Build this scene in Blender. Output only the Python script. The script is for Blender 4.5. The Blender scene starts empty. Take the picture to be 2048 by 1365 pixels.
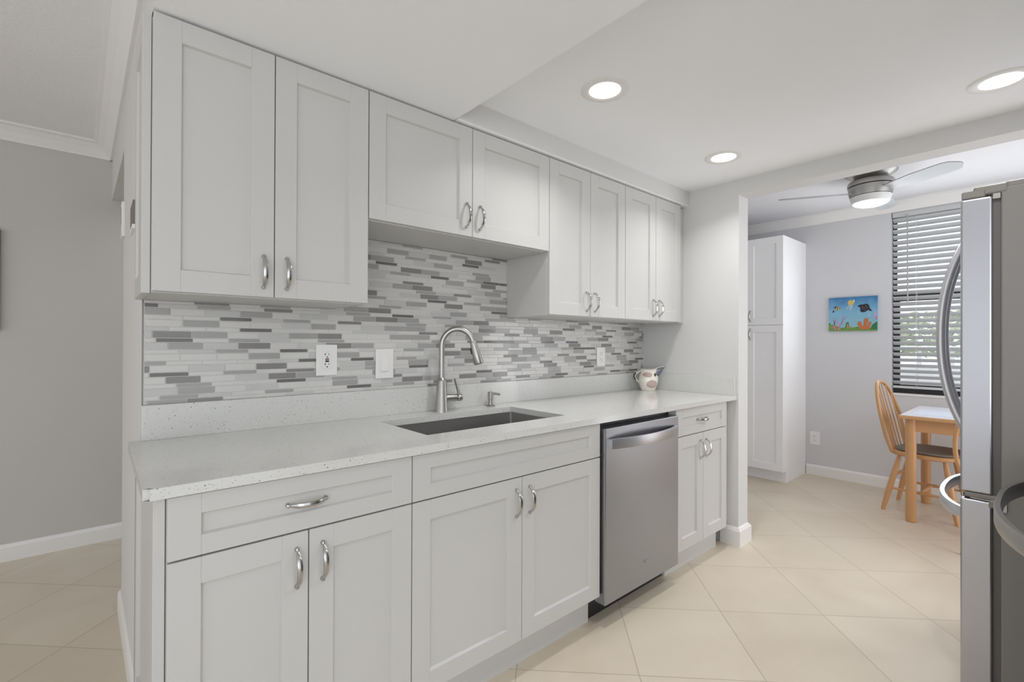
import bpy, bmesh, math, random
from mathutils import Vector, Matrix
S = bpy.context.scene
COL = S.collection
R = math.radians

# ------------------------------------------------------------------ camera
yaw, pit, rol = R(-41.17704), R(0.21142), R(0.20679)
fw = Vector((-math.sin(yaw)*math.cos(pit), math.cos(yaw)*math.cos(pit), math.sin(pit)))
rt = Vector((math.cos(yaw), math.sin(yaw), 0)); up = rt.cross(fw)
r2 = rt*math.cos(rol)+up*math.sin(rol); u2 = -rt*math.sin(rol)+up*math.cos(rol)
cam = bpy.data.cameras.new('camera'); camo = bpy.data.objects.new('camera', cam); COL.objects.link(camo)
cam.sensor_width = 36; cam.lens = 948.9365/2048*36; cam.clip_start = .02
camo.matrix_world = Matrix(((r2.x, u2.x, -fw.x, 0), (r2.y, u2.y, -fw.y, -1.93314), (r2.z, u2.z, -fw.z, 1.23304), (0, 0, 0, 1)))
S.camera = camo

# ------------------------------------------------------------------ world, lights, exposure
W = bpy.data.worlds.new('world'); S.world = W; W.use_nodes = True
W.node_tree.nodes['Background'].inputs[0].default_value = (.90, .945, 1, 1)
W.node_tree.nodes['Background'].inputs[1].default_value = 1.5
S.view_settings.view_transform = 'Standard'; S.view_settings.look = 'None'
S.view_settings.exposure = -0.09; S.view_settings.gamma = 1; S.view_settings.use_curve_mapping = False
S.cycles.use_denoising = True
S.cycles.max_bounces = 10; S.cycles.diffuse_bounces = 6; S.cycles.sample_clamp_indirect = 6

def area(name, loc, size, power, color=(1, 1, 1), rot=(0, 0, 0), sizey=None, disk=False):
    l = bpy.data.lights.new(name, 'AREA'); l.energy = power; l.color = color
    l.shape = 'DISK' if disk else ('RECTANGLE' if sizey else 'SQUARE'); l.size = size
    if sizey: l.size_y = sizey
    o = bpy.data.objects.new(name, l); COL.objects.link(o); o.location = loc; o.rotation_euler = rot
    return o
# added fill areas at rear, hall and nook side, then daylight through the nook window
area('fill_rear', (-1.3, -3.9, 1.2), 2.2, 13, (.96, .98, 1), (R(92), 0, R(-52)), 2.0).data.spread = R(110)  # added flash-like fill aimed into the galley
area('fill_hall', (-4.1, .2, 1.15), 3.0, 30, (.97, .98, 1), (0, R(-90), 0), 2.0)  # added fill that brightens the hall side
area('fill_nook_side', (4.1, -2.97, 1.0), 1.7, 35, (.95, .97, 1), (R(90), 0, 0), 2.1)  # added fill for the nook, in front of a closed wall
area('daylight_nook', (5.0, -1.47, 1.6), .85, 9, (.90, .95, 1), (0, R(90), 0), 1.4)
LAMPS = [(1.507, -.763), (2.530, -.763), (2.575, -1.80), (1.507, -1.80)]
LAMP_POWER = 3.9

# ------------------------------------------------------------------ materials
def mat(name, color, rough=.5, metal=0, bump=None, spec=None, emit=None, strength=0, coat=0):
    m = bpy.data.materials.new(name); m.use_nodes = True
    nt = m.node_tree; b = nt.nodes['Principled BSDF']
    b.inputs['Base Color'].default_value = (*color, 1); b.inputs['Roughness'].default_value = rough
    b.inputs['Metallic'].default_value = metal
    if spec is not None: b.inputs['Specular IOR Level'].default_value = spec
    if coat: b.inputs['Coat Weight'].default_value = coat; b.inputs['Coat Roughness'].default_value = .1
    if emit: b.inputs['Emission Color'].default_value = (*emit, 1); b.inputs['Emission Strength'].default_value = strength
    # slight procedural tone variation so no surface is dead flat
    tc = nt.nodes.new('ShaderNodeTexCoord')
    n = nt.nodes.new('ShaderNodeTexNoise'); n.inputs['Scale'].default_value = 3.0; n.inputs['Detail'].default_value = 3
    nt.links.new(tc.outputs['Object'], n.inputs['Vector'])
    mx = nt.nodes.new('ShaderNodeMix'); mx.data_type = 'RGBA'
    mx.inputs[6].default_value = (*[c*.97 for c in color], 1); mx.inputs[7].default_value = (*[min(1, c*1.02) for c in color], 1)
    nt.links.new(n.outputs['Fac'], mx.inputs[0]); nt.links.new(mx.outputs[2], b.inputs['Base Color'])
    if bump:
        sc, st = bump[0], bump[1]
        n2 = nt.nodes.new('ShaderNodeTexNoise'); n2.inputs['Scale'].default_value = sc; n2.inputs['Detail'].default_value = 4
        v = tc.outputs['Object']
        if len(bump) > 2:
            mp = nt.nodes.new('ShaderNodeMapping'); mp.inputs['Scale'].default_value = bump[2]
            nt.links.new(v, mp.inputs['Vector']); v = mp.outputs['Vector']
        nt.links.new(v, n2.inputs['Vector'])
        bp = nt.nodes.new('ShaderNodeBump'); bp.inputs['Strength'].default_value = st; bp.inputs['Distance'].default_value = .002
        nt.links.new(n2.outputs['Fac'], bp.inputs['Height']); nt.links.new(bp.outputs['Normal'], b.inputs['Normal'])
    return m

M = {}
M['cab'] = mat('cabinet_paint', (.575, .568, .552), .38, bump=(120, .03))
M['gap'] = mat('painted_gap_shade', (.03, .028, .025), .9)  # shade colour for the gap above the wall cabinets
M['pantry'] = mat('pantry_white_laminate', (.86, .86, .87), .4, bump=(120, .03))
M['cabdark'] = mat('painted_gap_shadow', (.30, .29, .28), .8)  # shadow colour for the strip beside the base end panel
M['wall'] = mat('kitchen_wall_paint', (.655, .65, .64), .75, bump=(160, .12))
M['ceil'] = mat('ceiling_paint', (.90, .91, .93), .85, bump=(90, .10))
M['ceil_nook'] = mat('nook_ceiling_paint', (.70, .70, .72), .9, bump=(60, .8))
M['popcorn'] = mat('popcorn_ceiling', (.86, .86, .87), .95, bump=(70, 1.0))
M['hall'] = mat('hall_wall_paint', (.55, .53, .51), .8, bump=(160, .2))
M['nook'] = mat('nook_wall_paint', (.62, .62, .64), .8, bump=(160, .15))
M['trim'] = mat('trim_paint', (.80, .79, .775), .35)
M['steel'] = mat('brushed_steel', (.36, .37, .39), .30, 1.0, bump=(40, .05, (1, 1, 60)))
M['steel_v'] = mat('brushed_steel_fridge_door', (.49, .495, .53), .30, 1.0, bump=(40, .04, (1, 60, 1)))
M['steel_sink'] = mat('sink_steel', (.47, .46, .45), .42, 1.0, bump=(40, .05, (1, 1, 60)))
M['handle_steel'] = mat('bright_handle_steel', (.60, .60, .62), .34, 1.0)
M['nickel'] = mat('brushed_nickel', (.43, .42, .40), .36, 1.0)
M['chrome'] = mat('polished_nickel_pull', (.50, .50, .49), .18, 1.0)
M['fridge_side'] = mat('fridge_side_grey', (.235, .225, .215), .42, .15, bump=(90, .10))
M['fridge_dark'] = mat('fridge_gasket', (.13, .125, .12), .5)
M['hinge'] = mat('hinge_cover_taupe', (.24, .225, .205), .45)
M['black'] = mat('black_plastic', (.012, .012, .013), .4)
M['darkslot'] = mat('socket_slot', (.01, .01, .01), .6)
M['plastic'] = mat('white_plastic', (.80, .79, .77), .3)
M['red'] = mat('dark_red_button', (.18, .03, .04), .5)
M['wood'] = mat('honey_wood', (.55, .30, .135), .35, bump=(20, .1, (1, 1, .15)))
M['cushion'] = mat('grey_brown_cushion', (.21, .19, .165), .9, bump=(300, .4))
M['tabletop'] = mat('white_laminate', (.74, .76, .82), .3)
M['placemat'] = mat('pale_placemat', (.60, .64, .72), .6)
M['blind'] = mat('blind_slat_white', (.80, .81, .82), .45)
def add_translucent(m, f, col):
    nt = m.node_tree; b = nt.nodes['Principled BSDF']; out = nt.nodes['Material Output']
    t = nt.nodes.new('ShaderNodeBsdfTranslucent'); t.inputs[0].default_value = (*col, 1)
    mx = nt.nodes.new('ShaderNodeMixShader'); mx.inputs[0].default_value = f
    nt.links.new(b.outputs[0], mx.inputs[1]); nt.links.new(t.outputs[0], mx.inputs[2]); nt.links.new(mx.outputs[0], out.inputs[0])
add_translucent(M['blind'], .35, (.75, .76, .76))
M['cordm'] = mat('blind_cord_grey', (.42, .42, .41), .6)
M['bronze'] = mat('dark_bronze_frame', (.02, .02, .022), .4)
M['led'] = mat('led_lens', (1, 1, 1), .4, emit=(1, .985, .96), strength=9)
M['shade'] = mat('fan_light_lens', (1, 1, 1), .3, emit=(1, .99, .97), strength=4.0)
M['frosted'] = mat('frosted_rim', (.75, .75, .75), .35)
M['blade'] = mat('fan_blade_silver', (.42, .43, .44), .35, .2)
M['grout'] = mat('white_grout', (.70, .69, .67), .8)
M['t_white'] = mat('tile_white_marble', (.63, .62, .60), .18)
M['t_white2'] = mat('tile_white_cool', (.55, .545, .53), .18)
M['t_light'] = mat('tile_light_grey', (.37, .365, .355), .2)
M['t_mid'] = mat('tile_mid_grey', (.245, .24, .232), .15)
M['t_dark'] = mat('tile_dark_grey', (.165, .16, .155), .1)
M['cream'] = mat('cream_glaze', (.82, .79, .70), .2, coat=.4)
M['glaze_pink'] = mat('dusty_pink_glaze', (.50, .36, .32), .25)
M['glaze_blue'] = mat('blue_grey_glaze', (.13, .14, .19), .3)
M['glaze_black'] = mat('black_glaze', (.01, .01, .015), .2)
M['glaze_gold'] = mat('olive_glaze', (.22, .19, .07), .3)
M['hedge'] = mat('outdoor_leaves', (.22, .32, .15), .6)
M['hedge2'] = mat('outdoor_leaves_pale', (.45, .52, .36), .6)
M['bark'] = mat('outdoor_trunk', (.20, .16, .12), .8)
M['outwhite'] = mat('outdoor_white_wall', (.85, .85, .85), .7)
M['ground'] = mat('outdoor_paving', (.55, .54, .50), .9)
M['frame_dark'] = mat('dark_brown_frame', (.045, .03, .025), .4)
M['print'] = mat('picture_print', (.45, .42, .38), .6)

def glass_mat():
    m = bpy.data.materials.new('window_glass'); m.use_nodes = True; nt = m.node_tree
    b = nt.nodes['Principled BSDF']; out = nt.nodes['Material Output']
    t = nt.nodes.new('ShaderNodeBsdfTransparent'); g = nt.nodes.new('ShaderNodeBsdfGlossy'); g.inputs['Roughness'].default_value = .02
    f = nt.nodes.new('ShaderNodeFresnel'); f.inputs['IOR'].default_value = 1.45
    mx = nt.nodes.new('ShaderNodeMixShader')
    nt.links.new(f.outputs[0], mx.inputs[0]); nt.links.new(t.outputs[0], mx.inputs[1]); nt.links.new(g.outputs[0], mx.inputs[2])
    nt.links.new(mx.outputs[0], out.inputs[0]); nt.nodes.remove(b); return m
M['glass'] = glass_mat()

def quartz_mat():
    m = mat('white_quartz', (.66, .66, .64), .12); nt = m.node_tree; b = nt.nodes['Principled BSDF']
    tc = [n for n in nt.nodes if n.type == 'TEX_COORD'][0]
    prev = [n for n in nt.nodes if n.type == 'MIX'][0].outputs[2]
    for sc, lo, hi, col, jit in ((115, .16, .22, (.15, .14, .13, 1), .10), (190, .20, .28, (.38, .36, .33, 1), .26), (360, .20, .28, (.48, .46, .43, 1), .3)):
        v = nt.nodes.new('ShaderNodeTexVoronoi'); v.inputs['Scale'].default_value = sc
        nt.links.new(tc.outputs['Object'], v.inputs['Vector'])
        r = nt.nodes.new('ShaderNodeValToRGB'); r.color_ramp.elements[0].position = lo; r.color_ramp.elements[1].position = hi
        r.color_ramp.elements[0].color = (1, 1, 1, 1); r.color_ramp.elements[1].color = (0, 0, 0, 1)
        nt.links.new(v.outputs['Distance'], r.inputs[0])
        # keep only a fraction of the chips
        sep = nt.nodes.new('ShaderNodeSeparateColor'); nt.links.new(v.outputs['Color'], sep.inputs[0])
        lt = nt.nodes.new('ShaderNodeMath'); lt.operation = 'LESS_THAN'; lt.inputs[1].default_value = jit
        nt.links.new(sep.outputs[0], lt.inputs[0])
        mu = nt.nodes.new('ShaderNodeMath'); mu.operation = 'MULTIPLY'
        nt.links.new(r.outputs[0], mu.inputs[0]); nt.links.new(lt.outputs[0], mu.inputs[1])
        mx = nt.nodes.new('ShaderNodeMix'); mx.data_type = 'RGBA'; mx.inputs[7].default_value = col
        nt.links.new(mu.outputs[0], mx.inputs[0]); nt.links.new(prev, mx.inputs[6]); prev = mx.outputs[2]
    nt.links.new(prev, b.inputs['Base Color']); return m
M['quartz'] = quartz_mat()

def floor_mat():
    m = bpy.data.materials.new('beige_floor_tile'); m.use_nodes = True; nt = m.node_tree; b = nt.nodes['Principled BSDF']
    tc = nt.nodes.new('ShaderNodeTexCoord')
    def dot(v, off):
        d = nt.nodes.new('ShaderNodeVectorMath'); d.operation = 'DOT_PRODUCT'; d.inputs[1].default_value = v
        nt.links.new(tc.outputs['Object'], d.inputs[0])
        a = nt.nodes.new('ShaderNodeMath'); a.operation = 'ADD'; a.inputs[1].default_value = off
        nt.links.new(d.outputs['Value'], a.inputs[0]); return a.outputs[0]
    k = .70710678; T = .457
    u = dot((k, k, 0), -.425+T*40); v = dot((k, -k, 0), -1.268+T*40)
    cb = nt.nodes.new('ShaderNodeCombineXYZ'); nt.links.new(u, cb.inputs[0]); nt.links.new(v, cb.inputs[1])
    br = nt.nodes.new('ShaderNodeTexBrick'); br.offset = 0; br.squash = 1
    br.inputs['Scale'].default_value = 1; br.inputs['Brick Width'].default_value = T; br.inputs['Row Height'].default_value = T
    br.inputs['Mortar Size'].default_value = .0022; br.inputs['Mortar Smooth'].default_value = .2; br.inputs['Bias'].default_value = 0
    br.inputs['Color1'].default_value = (.665, .590, .480, 1); br.inputs['Color2'].default_value = (.705, .630, .520, 1)
    br.inputs['Mortar'].default_value = (.50, .43, .35, 1)
    nt.links.new(cb.outputs[0], br.inputs['Vector'])
    n = nt.nodes.new('ShaderNodeTexNoise'); n.inputs['Scale'].default_value = 2.2; n.inputs['Detail'].default_value = 6; n.inputs['Distortion'].default_value = .6
    nt.links.new(tc.outputs['Object'], n.inputs['Vector'])
    rp = nt.nodes.new('ShaderNodeValToRGB'); rp.color_ramp.elements[0].position = .3; rp.color_ramp.elements[1].position = .7
    rp.color_ramp.elements[0].color = (.90, .885, .86, 1); rp.color_ramp.elements[1].color = (1.0, 1.0, 1.0, 1)
    nt.links.new(n.outputs['Fac'], rp.inputs[0])
    mx = nt.nodes.new('ShaderNodeMix'); mx.data_type = 'RGBA'; mx.blend_type = 'MULTIPLY'; mx.inputs[0].default_value = 1
    nt.links.new(br.outputs['Color'], mx.inputs[6]); nt.links.new(rp.outputs[0], mx.inputs[7]); nt.links.new(mx.outputs[2], b.inputs['Base Color'])
    bp = nt.nodes.new('ShaderNodeBump'); bp.invert = True; bp.inputs['Strength'].default_value = .5; bp.inputs['Distance'].default_value = .002
    nt.links.new(br.outputs['Fac'], bp.inputs['Height']); nt.links.new(bp.outputs[0], b.inputs['Normal'])
    b.inputs['Roughness'].default_value = .38; return m
M['floor'] = floor_mat()

def sea_mat():
    m = bpy.data.materials.new('sea_painting_blue'); m.use_nodes = True; nt = m.node_tree; b = nt.nodes['Principled BSDF']
    tc = nt.nodes.new('ShaderNodeTexCoord'); sp = nt.nodes.new('ShaderNodeSeparateXYZ'); nt.links.new(tc.outputs['Object'], sp.inputs[0])
    n = nt.nodes.new('ShaderNodeTexNoise'); n.inputs['Scale'].default_value = 14; n.inputs['Detail'].default_value = 4
    nt.links.new(tc.outputs['Object'], n.inputs['Vector'])
    a = nt.nodes.new('ShaderNodeMath'); a.operation = 'MULTIPLY_ADD'; a.inputs[1].default_value = .12
    nt.links.new(n.outputs['Fac'], a.inputs[0]); nt.links.new(sp.outputs[2], a.inputs[2])
    mr = nt.nodes.new('ShaderNodeMapRange'); mr.inputs[1].default_value = .04; mr.inputs[2].default_value = .37
    nt.links.new(a.outputs[0], mr.inputs[0])
    r = nt.nodes.new('ShaderNodeValToRGB'); e = r.color_ramp.elements
    e[0].position = 0; e[0].color = (.26, .46, .52, 1); e[1].position = 1; e[1].color = (.035, .16, .34, 1)
    x = e.new(.55); x.color = (.20, .42, .58, 1)
    x = e.new(.82); x.color = (.10, .28, .48, 1)
    nt.links.new(mr.outputs[0], r.inputs[0]); nt.links.new(r.outputs[0], b.inputs['Base Color']); b.inputs['Roughness'].default_value = .6
    return m
M['sea'] = sea_mat()
for nm, c in dict(p_green=(.14, .27, .06), p_dgreen=(.03, .16, .05), p_orange=(.50, .15, .05), p_pink=(.50, .22, .38), p_black=(.012, .014, .03),
                  p_yellow=(.62, .45, .12), p_white=(.62, .68, .74), p_lilac=(.42, .36, .52), p_pale=(.34, .54, .66), p_brown=(.36, .22, .10)).items():
    M[nm] = mat('paint_'+nm[2:], c, .6)

# ------------------------------------------------------------------ helpers
def box(bm, x0, x1, y0, y1, z0, z1, bev=0, seg=1, mi=0):
    r = bmesh.ops.create_cube(bm, size=1.0)
    vs = r['verts']
    for v in vs:
        v.co = Vector(((x0+x1)/2+v.co.x*(x1-x0), (y0+y1)/2+v.co.y*(y1-y0), (z0+z1)/2+v.co.z*(z1-z0)))
    fs = set(f for v in vs for f in v.link_faces)
    for f in fs: f.material_index = mi
    if bev:
        es = list(set(e for v in vs for e in v.link_edges))
        rr = bmesh.ops.bevel(bm, geom=es, offset=bev, segments=seg, affect='EDGES', profile=.5)
        for f in rr['faces']: f.material_index = mi
    return bm

def prism(bm, pts, z0, z1, mi=0):
    """footprint pts (x,y) extruded z0..z1"""
    a = [bm.verts.new((x, y, z0)) for x, y in pts]; b = [bm.verts.new((x, y, z1)) for x, y in pts]
    n = len(pts); fs = [bm.faces.new(a[::-1]), bm.faces.new(b)]
    for i in range(n): fs.append(bm.faces.new((a[i], a[(i+1) % n], b[(i+1) % n], b[i])))
    for f in fs: f.material_index = mi
    return fs

def extrude_profile(bm, prof, p0, p1, mi=0):
    """prof: list of 3D offset vectors, swept from p0 to p1"""
    a = [bm.verts.new(Vector(p0)+Vector(q)) for q in prof]; b = [bm.verts.new(Vector(p1)+Vector(q)) for q in prof]
    n = len(prof); fs = [bm.faces.new(a[::-1]), bm.faces.new(b)]
    for i in range(n): fs.append(bm.faces.new((a[i], a[(i+1) % n], b[(i+1) % n], b[i])))
    for f in fs: f.material_index = mi; f.smooth = False

def tube(bm, pts, rad, n=12, mi=0, ell=None, up_hint=None, cap=True, smooth=True):
    """sweep; rad scalar/list or (a,b) per point; ell via tuple radii (a along side, b along up)"""
    pts = [Vector(p) for p in pts]; m = len(pts)
    if not isinstance(rad, (list,)): rad = [rad]*m
    rings = []; prev = None
    for i, p in enumerate(pts):
        t = (pts[min(i+1, m-1)]-pts[max(i-1, 0)]).normalized()
        if prev is None:
            h = Vector(up_hint) if up_hint else (Vector((0, 0, 1)) if abs(t.z) < .9 else Vector((1, 0, 0)))
        else: h = prev
        s = t.cross(h).normalized(); u = s.cross(t).normalized(); prev = u
        ra = rad[i] if isinstance(rad[i], tuple) else (rad[i], rad[i])
        rings.append([bm.verts.new(p+s*ra[0]*math.cos(2*math.pi*k/n)+u*ra[1]*math.sin(2*math.pi*k/n)) for k in range(n)])
    for i in range(m-1):
        for k in range(n):
            f = bm.faces.new((rings[i][k], rings[i][(k+1) % n], rings[i+1][(k+1) % n], rings[i+1][k])); f.smooth = smooth; f.material_index = mi
    if cap:
        for rg in (rings[0][::-1], rings[-1]):
            f = bm.faces.new(rg); f.material_index = mi
    return bm

def ribbon(bm, pts, hw, hh, up_hint, mi=0):
    """rectangular section sweep; hw half width along side, hh half height along up"""
    pts = [Vector(p) for p in pts]; m = len(pts); rings = []; prev = Vector(up_hint)
    for i, p in enumerate(pts):
        t = (pts[min(i+1, m-1)]-pts[max(i-1, 0)]).normalized()
        s = t.cross(prev).normalized(); u = s.cross(t).normalized(); prev = u
        c = .25
        prof = [(-hw, -hh*(1-c)), (-hw*(1-c), -hh), (hw*(1-c), -hh), (hw, -hh*(1-c)), (hw, hh*(1-c)), (hw*(1-c), hh), (-hw*(1-c), hh), (-hw, hh*(1-c))]
        rings.append([bm.verts.new(p+s*a+u*b) for a, b in prof])
    n = 8
    for i in range(m-1):
        for k in range(n):
            f = bm.faces.new((rings[i][k], rings[i][(k+1) % n], rings[i+1][(k+1) % n], rings[i+1][k])); f.material_index = mi
            f.smooth = True
    bm.faces.new(rings[0][::-1]); bm.faces.new(rings[-1])
    for f in bm.faces[-2:] if False else []: pass

def lathe(bm, prof, n=32, c=(0, 0, 0), mi=0, axis='z', smooth=True):
    """prof: (r, h) list"""
    c = Vector(c); rings = []
    def P(r, h, a):
        x, y = r*math.cos(a), r*math.sin(a)
        return {'z': Vector((x, y, h)), 'y': Vector((x, h, y)), 'x': Vector((h, x, y))}[axis]
    for r, h in prof:
        if r < 1e-6: rings.append([bm.verts.new(c+P(0, h, 0))])
        else: rings.append([bm.verts.new(c+P(r, h, 2*math.pi*k/n)) for k in range(n)])
    for i in range(len(rings)-1):
        a, b = rings[i], rings[i+1]
        for k in range(n):
            if len(a) == 1 and len(b) == 1: continue
            if len(a) == 1: vs = (a[0], b[k], b[(k+1) % n])
            elif len(b) == 1: vs = (a[k], a[(k+1) % n], b[0])
            else: vs = (a[k], a[(k+1) % n], b[(k+1) % n], b[k])
            f = bm.faces.new(vs); f.smooth = smooth; f.material_index = mi
    return bm

def slab_hole(bm, o, i, z0, z1, axes='xyz', mi=0):
    """rectangular slab with rectangular hole. o,i=(a0,a1,b0,b1); axes maps (a,b,t)"""
    def V(a, b, t):
        d = {axes[0]: a, axes[1]: b, axes[2]: t}; return bm.verts.new((d['x'], d['y'], d['z']))
    oc = [(o[0], o[2]), (o[1], o[2]), (o[1], o[3]), (o[0], o[3])]; ic = [(i[0], i[2]), (i[1], i[2]), (i[1], i[3]), (i[0], i[3])]
    O0 = [V(a, b, z0) for a, b in oc]; O1 = [V(a, b, z1) for a, b in oc]; I0 = [V(a, b, z0) for a, b in ic]; I1 = [V(a, b, z1) for a, b in ic]
    for k in range(4):
        j = (k+1) % 4
        for vs in ((O1[k], O1[j], I1[j], I1[k]), (O0[j], O0[k], I0[k], I0[j]), (O0[k], O0[j], O1[j], O1[k]), (I0[j], I0[k], I1[k], I1[j])):
            bm.faces.new(vs).material_index = mi
    return bm

def obj(name, bm, mats, parent=None, loc=None, smooth_angle=None, fixn=True):
    if fixn: bmesh.ops.recalc_face_normals(bm, faces=bm.faces)
    for e in bm.edges:
        if len(e.link_faces) == 2 and e.calc_face_angle(0) > .6: e.smooth = False
    base = Vector(loc) if loc is not None else Vector((0, 0, 0))
    if parent is not None:
        base = Vector(parent['_o'])
    if base.length: bmesh.ops.translate(bm, verts=bm.verts, vec=-base)
    me = bpy.data.meshes.new(name); bm.to_mesh(me); bm.free()
    for m in (mats if isinstance(mats, (list, tuple)) else [mats]): me.materials.append(M[m])
    o = bpy.data.objects.new(name, me); COL.objects.link(o)
    if parent is not None: o.parent = parent
    else: o.location = base
    o['_o'] = tuple(base)
    return o

def thing(name, loc, label, cat, group=None):
    o = bpy.data.objects.new(name, None); COL.objects.link(o); o.location = loc; o.empty_display_size = .05
    o['_o'] = tuple(loc); tag(o, label, cat, group); return o
def tag(o, label, cat=None, group=None, kind=None):
    if label: o['label'] = label
    if cat: o['category'] = cat
    if group: o['group'] = group
    if kind: o['kind'] = kind
    return o
def struct(name, bm, m, loc=None, label=None):
    o = obj(name, bm, m, loc=loc); o['kind'] = 'structure'
    if label: o['label'] = label
    return o
def B(): return bmesh.new()

# ------------------------------------------------------------------ room shell
XR, XR2 = 2.945, 3.075       # end wall of the kitchen
XF = 5.096                   # far wall of the nook
SOF, TRAY, CEIL = 2.140, 2.235, 2.44
YN = 1.934

bm = B(); box(bm, -4.2, 5.3, -4.2, 2.1, -.12, 0); struct('floor', bm, 'floor', label='beige ceramic floor tiles laid diagonally')

# sink wall with its hall end and closet return
bm = B()
prism(bm, [(.108, 0), (.090, .885), (.215, .885), (.23, .12), (XR2, .12), (XR2, 0)], 0, 2.6)
struct('wall_back', bm, 'wall', label='pale grey wall behind the sink with its end facing the hall')
bm = B(); prism(bm, [(.090, .885), (.067, YN), (.215, YN), (.215, .885)], 2.115, 2.6)
struct('wall_header', bm, 'wall', label='wall over the hall opening')
bm = B(); box(bm, -4.2, 1.6, YN, YN+.12, 0, 2.6); struct('wall_hall', bm, 'hall', label='taupe hall wall with the white baseboard')
bm = B(); box(bm, 1.6, 1.72, .12, YN+.12, 0, 2.6); struct('wall_closet', bm, 'hall')
bm = B(); box(bm, -4.32, -4.2, -1.2, YN+.12, 0, 2.6); struct('wall_left', bm, 'hall')
# stub wall + beam between kitchen and nook
bm = B(); box(bm, XR, XR2, -.665, 0, 0, 2.143); box(bm, XR, XR2, -2.72, 0, 2.143, 2.6); box(bm, XR, XR2, -2.72, -2.62, 0, 2.143)
bmesh.ops.remove_doubles(bm, verts=bm.verts, dist=.0001)
struct('wall_end', bm, 'wall', label='white post and beam between the kitchen and the dining nook')
# wall behind fridge
bm = B(); box(bm, .95, XR2, -2.84, -2.72, 0, 2.6); struct('wall_front', bm, 'wall')
# nook walls
bm = B(); slab_hole(bm, (-3.0, .36, 0, 2.6), (-1.935, -1.017, .80, 2.352), XF, XF+.14, 'yzx'); struct('wall_far', bm, 'nook', label='grey nook wall with the window')
bm = B(); box(bm, XR2, XF+.14, .36, .48, 0, 2.6); struct('wall_nook', bm, 'nook')
bm = B(); box(bm, XR2, XF+.14, -3.12, -3.0, 0, 2.6); struct('wall_side', bm, 'nook')
# kitchen dropped ceiling with tray
bm = B()
def rbox_edge(): pass
prism(bm, [(.108, 0), (1.100, 0), (1.100, -2.72), (.135, -2.72)], SOF, 2.6)
box(bm, 1.100, XR, -.345, 0, SOF, 2.6, mi=0)
es = [e for e in bm.edges if all(abs(v.co.z-SOF) < 1e-4 for v in e.verts)]
es = [e for e in es if (all(abs(v.co.x-1.1) < 1e-4 for v in e.verts) and min(v.co.y for v in e.verts) < -.5) or all(abs(v.co.y+.345) < 1e-4 for v in e.verts)]
bmesh.ops.bevel(bm, geom=es, offset=.012, segments=4, affect='EDGES', profile=.5)
for f in bm.faces:
    n_ = f.normal if f.normal.length else f.normal
    f.normal_update()
    c_ = f.calc_center_median()
    if abs(f.normal.y) > .6 and abs(c_.y+.345) < .02 and c_.x > 1.1: f.material_index = 1
    if abs(f.normal.x) > .6 and c_.x < .2: f.material_index = 1
struct('ceiling', bm, ['ceil', 'wall'], label='dropped white kitchen ceiling over the cabinets')
bm = B(); box(bm, 1.100, XR, -2.72, -.345, TRAY, 2.6); struct('ceiling', bm, 'ceil', label='raised white tray ceiling with recessed lights')
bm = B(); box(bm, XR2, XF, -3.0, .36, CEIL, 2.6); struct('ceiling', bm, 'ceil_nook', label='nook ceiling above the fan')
bm = B(); prism(bm, [(-4.2, YN), (.067, YN), (.108, 0), (.135, -2.72), (.135, -3.2), (-4.2, -3.2)], CEIL, 2.6)
struct('ceiling', bm, 'popcorn', label='popcorn textured ceiling of the hall side')

# crown mouldings
def crown(dirv):
    d = Vector(dirv); p = .088
    z = lambda h: Vector((0, 0, h))
    return [z(0), z(-.085), d*.012+z(-.085), d*.02+z(-.072), d*.045+z(-.040), d*.070+z(-.018), d*p+z(-.010), d*p+z(0)]
bm = B(); extrude_profile(bm, crown((0, -1, 0)), (-4.2, YN, CEIL), (.067, YN, CEIL)); struct('trim_1', bm, 'trim', label='white crown moulding on the hall wall')
bm = B()
rows = [[bm.verts.new(Vector((x_, y_, CEIL))+q) for q in crown((-1, -.012, 0))] for x_, y_ in ((.067, YN), (.090, .885), (.108, 0), (.135, -2.72))]
for a_, b_ in zip(rows, rows[1:]):
    for k in range(8): bm.faces.new((a_[k], a_[(k+1) % 8], b_[(k+1) % 8], b_[k]))
bm.faces.new(rows[0][::-1]); bm.faces.new(rows[-1])
struct('trim_2', bm, 'trim', label='white crown moulding along the kitchen side of the hall ceiling')
bm = B(); extrude_profile(bm, crown((-1, 0, 0)), (XF, -3.0, CEIL), (XF, .36, CEIL)); struct('trim_3', bm, 'trim', label='white crown moulding on the nook wall')
# baseboards
def basebd(d, h=.095, t=.014):
    d = Vector(d); z = lambda q: Vector((0, 0, q))
    return [z(0), d*t+z(0), d*t+z(h-.018), d*(t*.7)+z(h-.006), d*(t*.3)+z(h), z(h)]
bm = B(); extrude_profile(bm, basebd((0, -1, 0)), (-4.2, YN, 0), (.215, YN, 0)); struct('baseboard_hall', bm, 'trim')
bm = B(); extrude_profile(bm, basebd((-1, 0, 0)), (.090, .885, 0), (.108, 0.002, 0)); struct('baseboard_left', bm, 'trim')
bm = B(); extrude_profile(bm, basebd((-1, 0, 0)), (XF, -3.0, 0), (XF, -.378, 0)); struct('baseboard_far', bm, 'trim')
bm = B(); h = .112; t = .018
prof = [(XR, -.56), (XR, -.665), (XR2, -.665), (XR2, 0.0)]
outp = [(XR-t, -.56), (XR-t, -.665-t), (XR2+t, -.665-t), (XR2+t, 0.0)]
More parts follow.
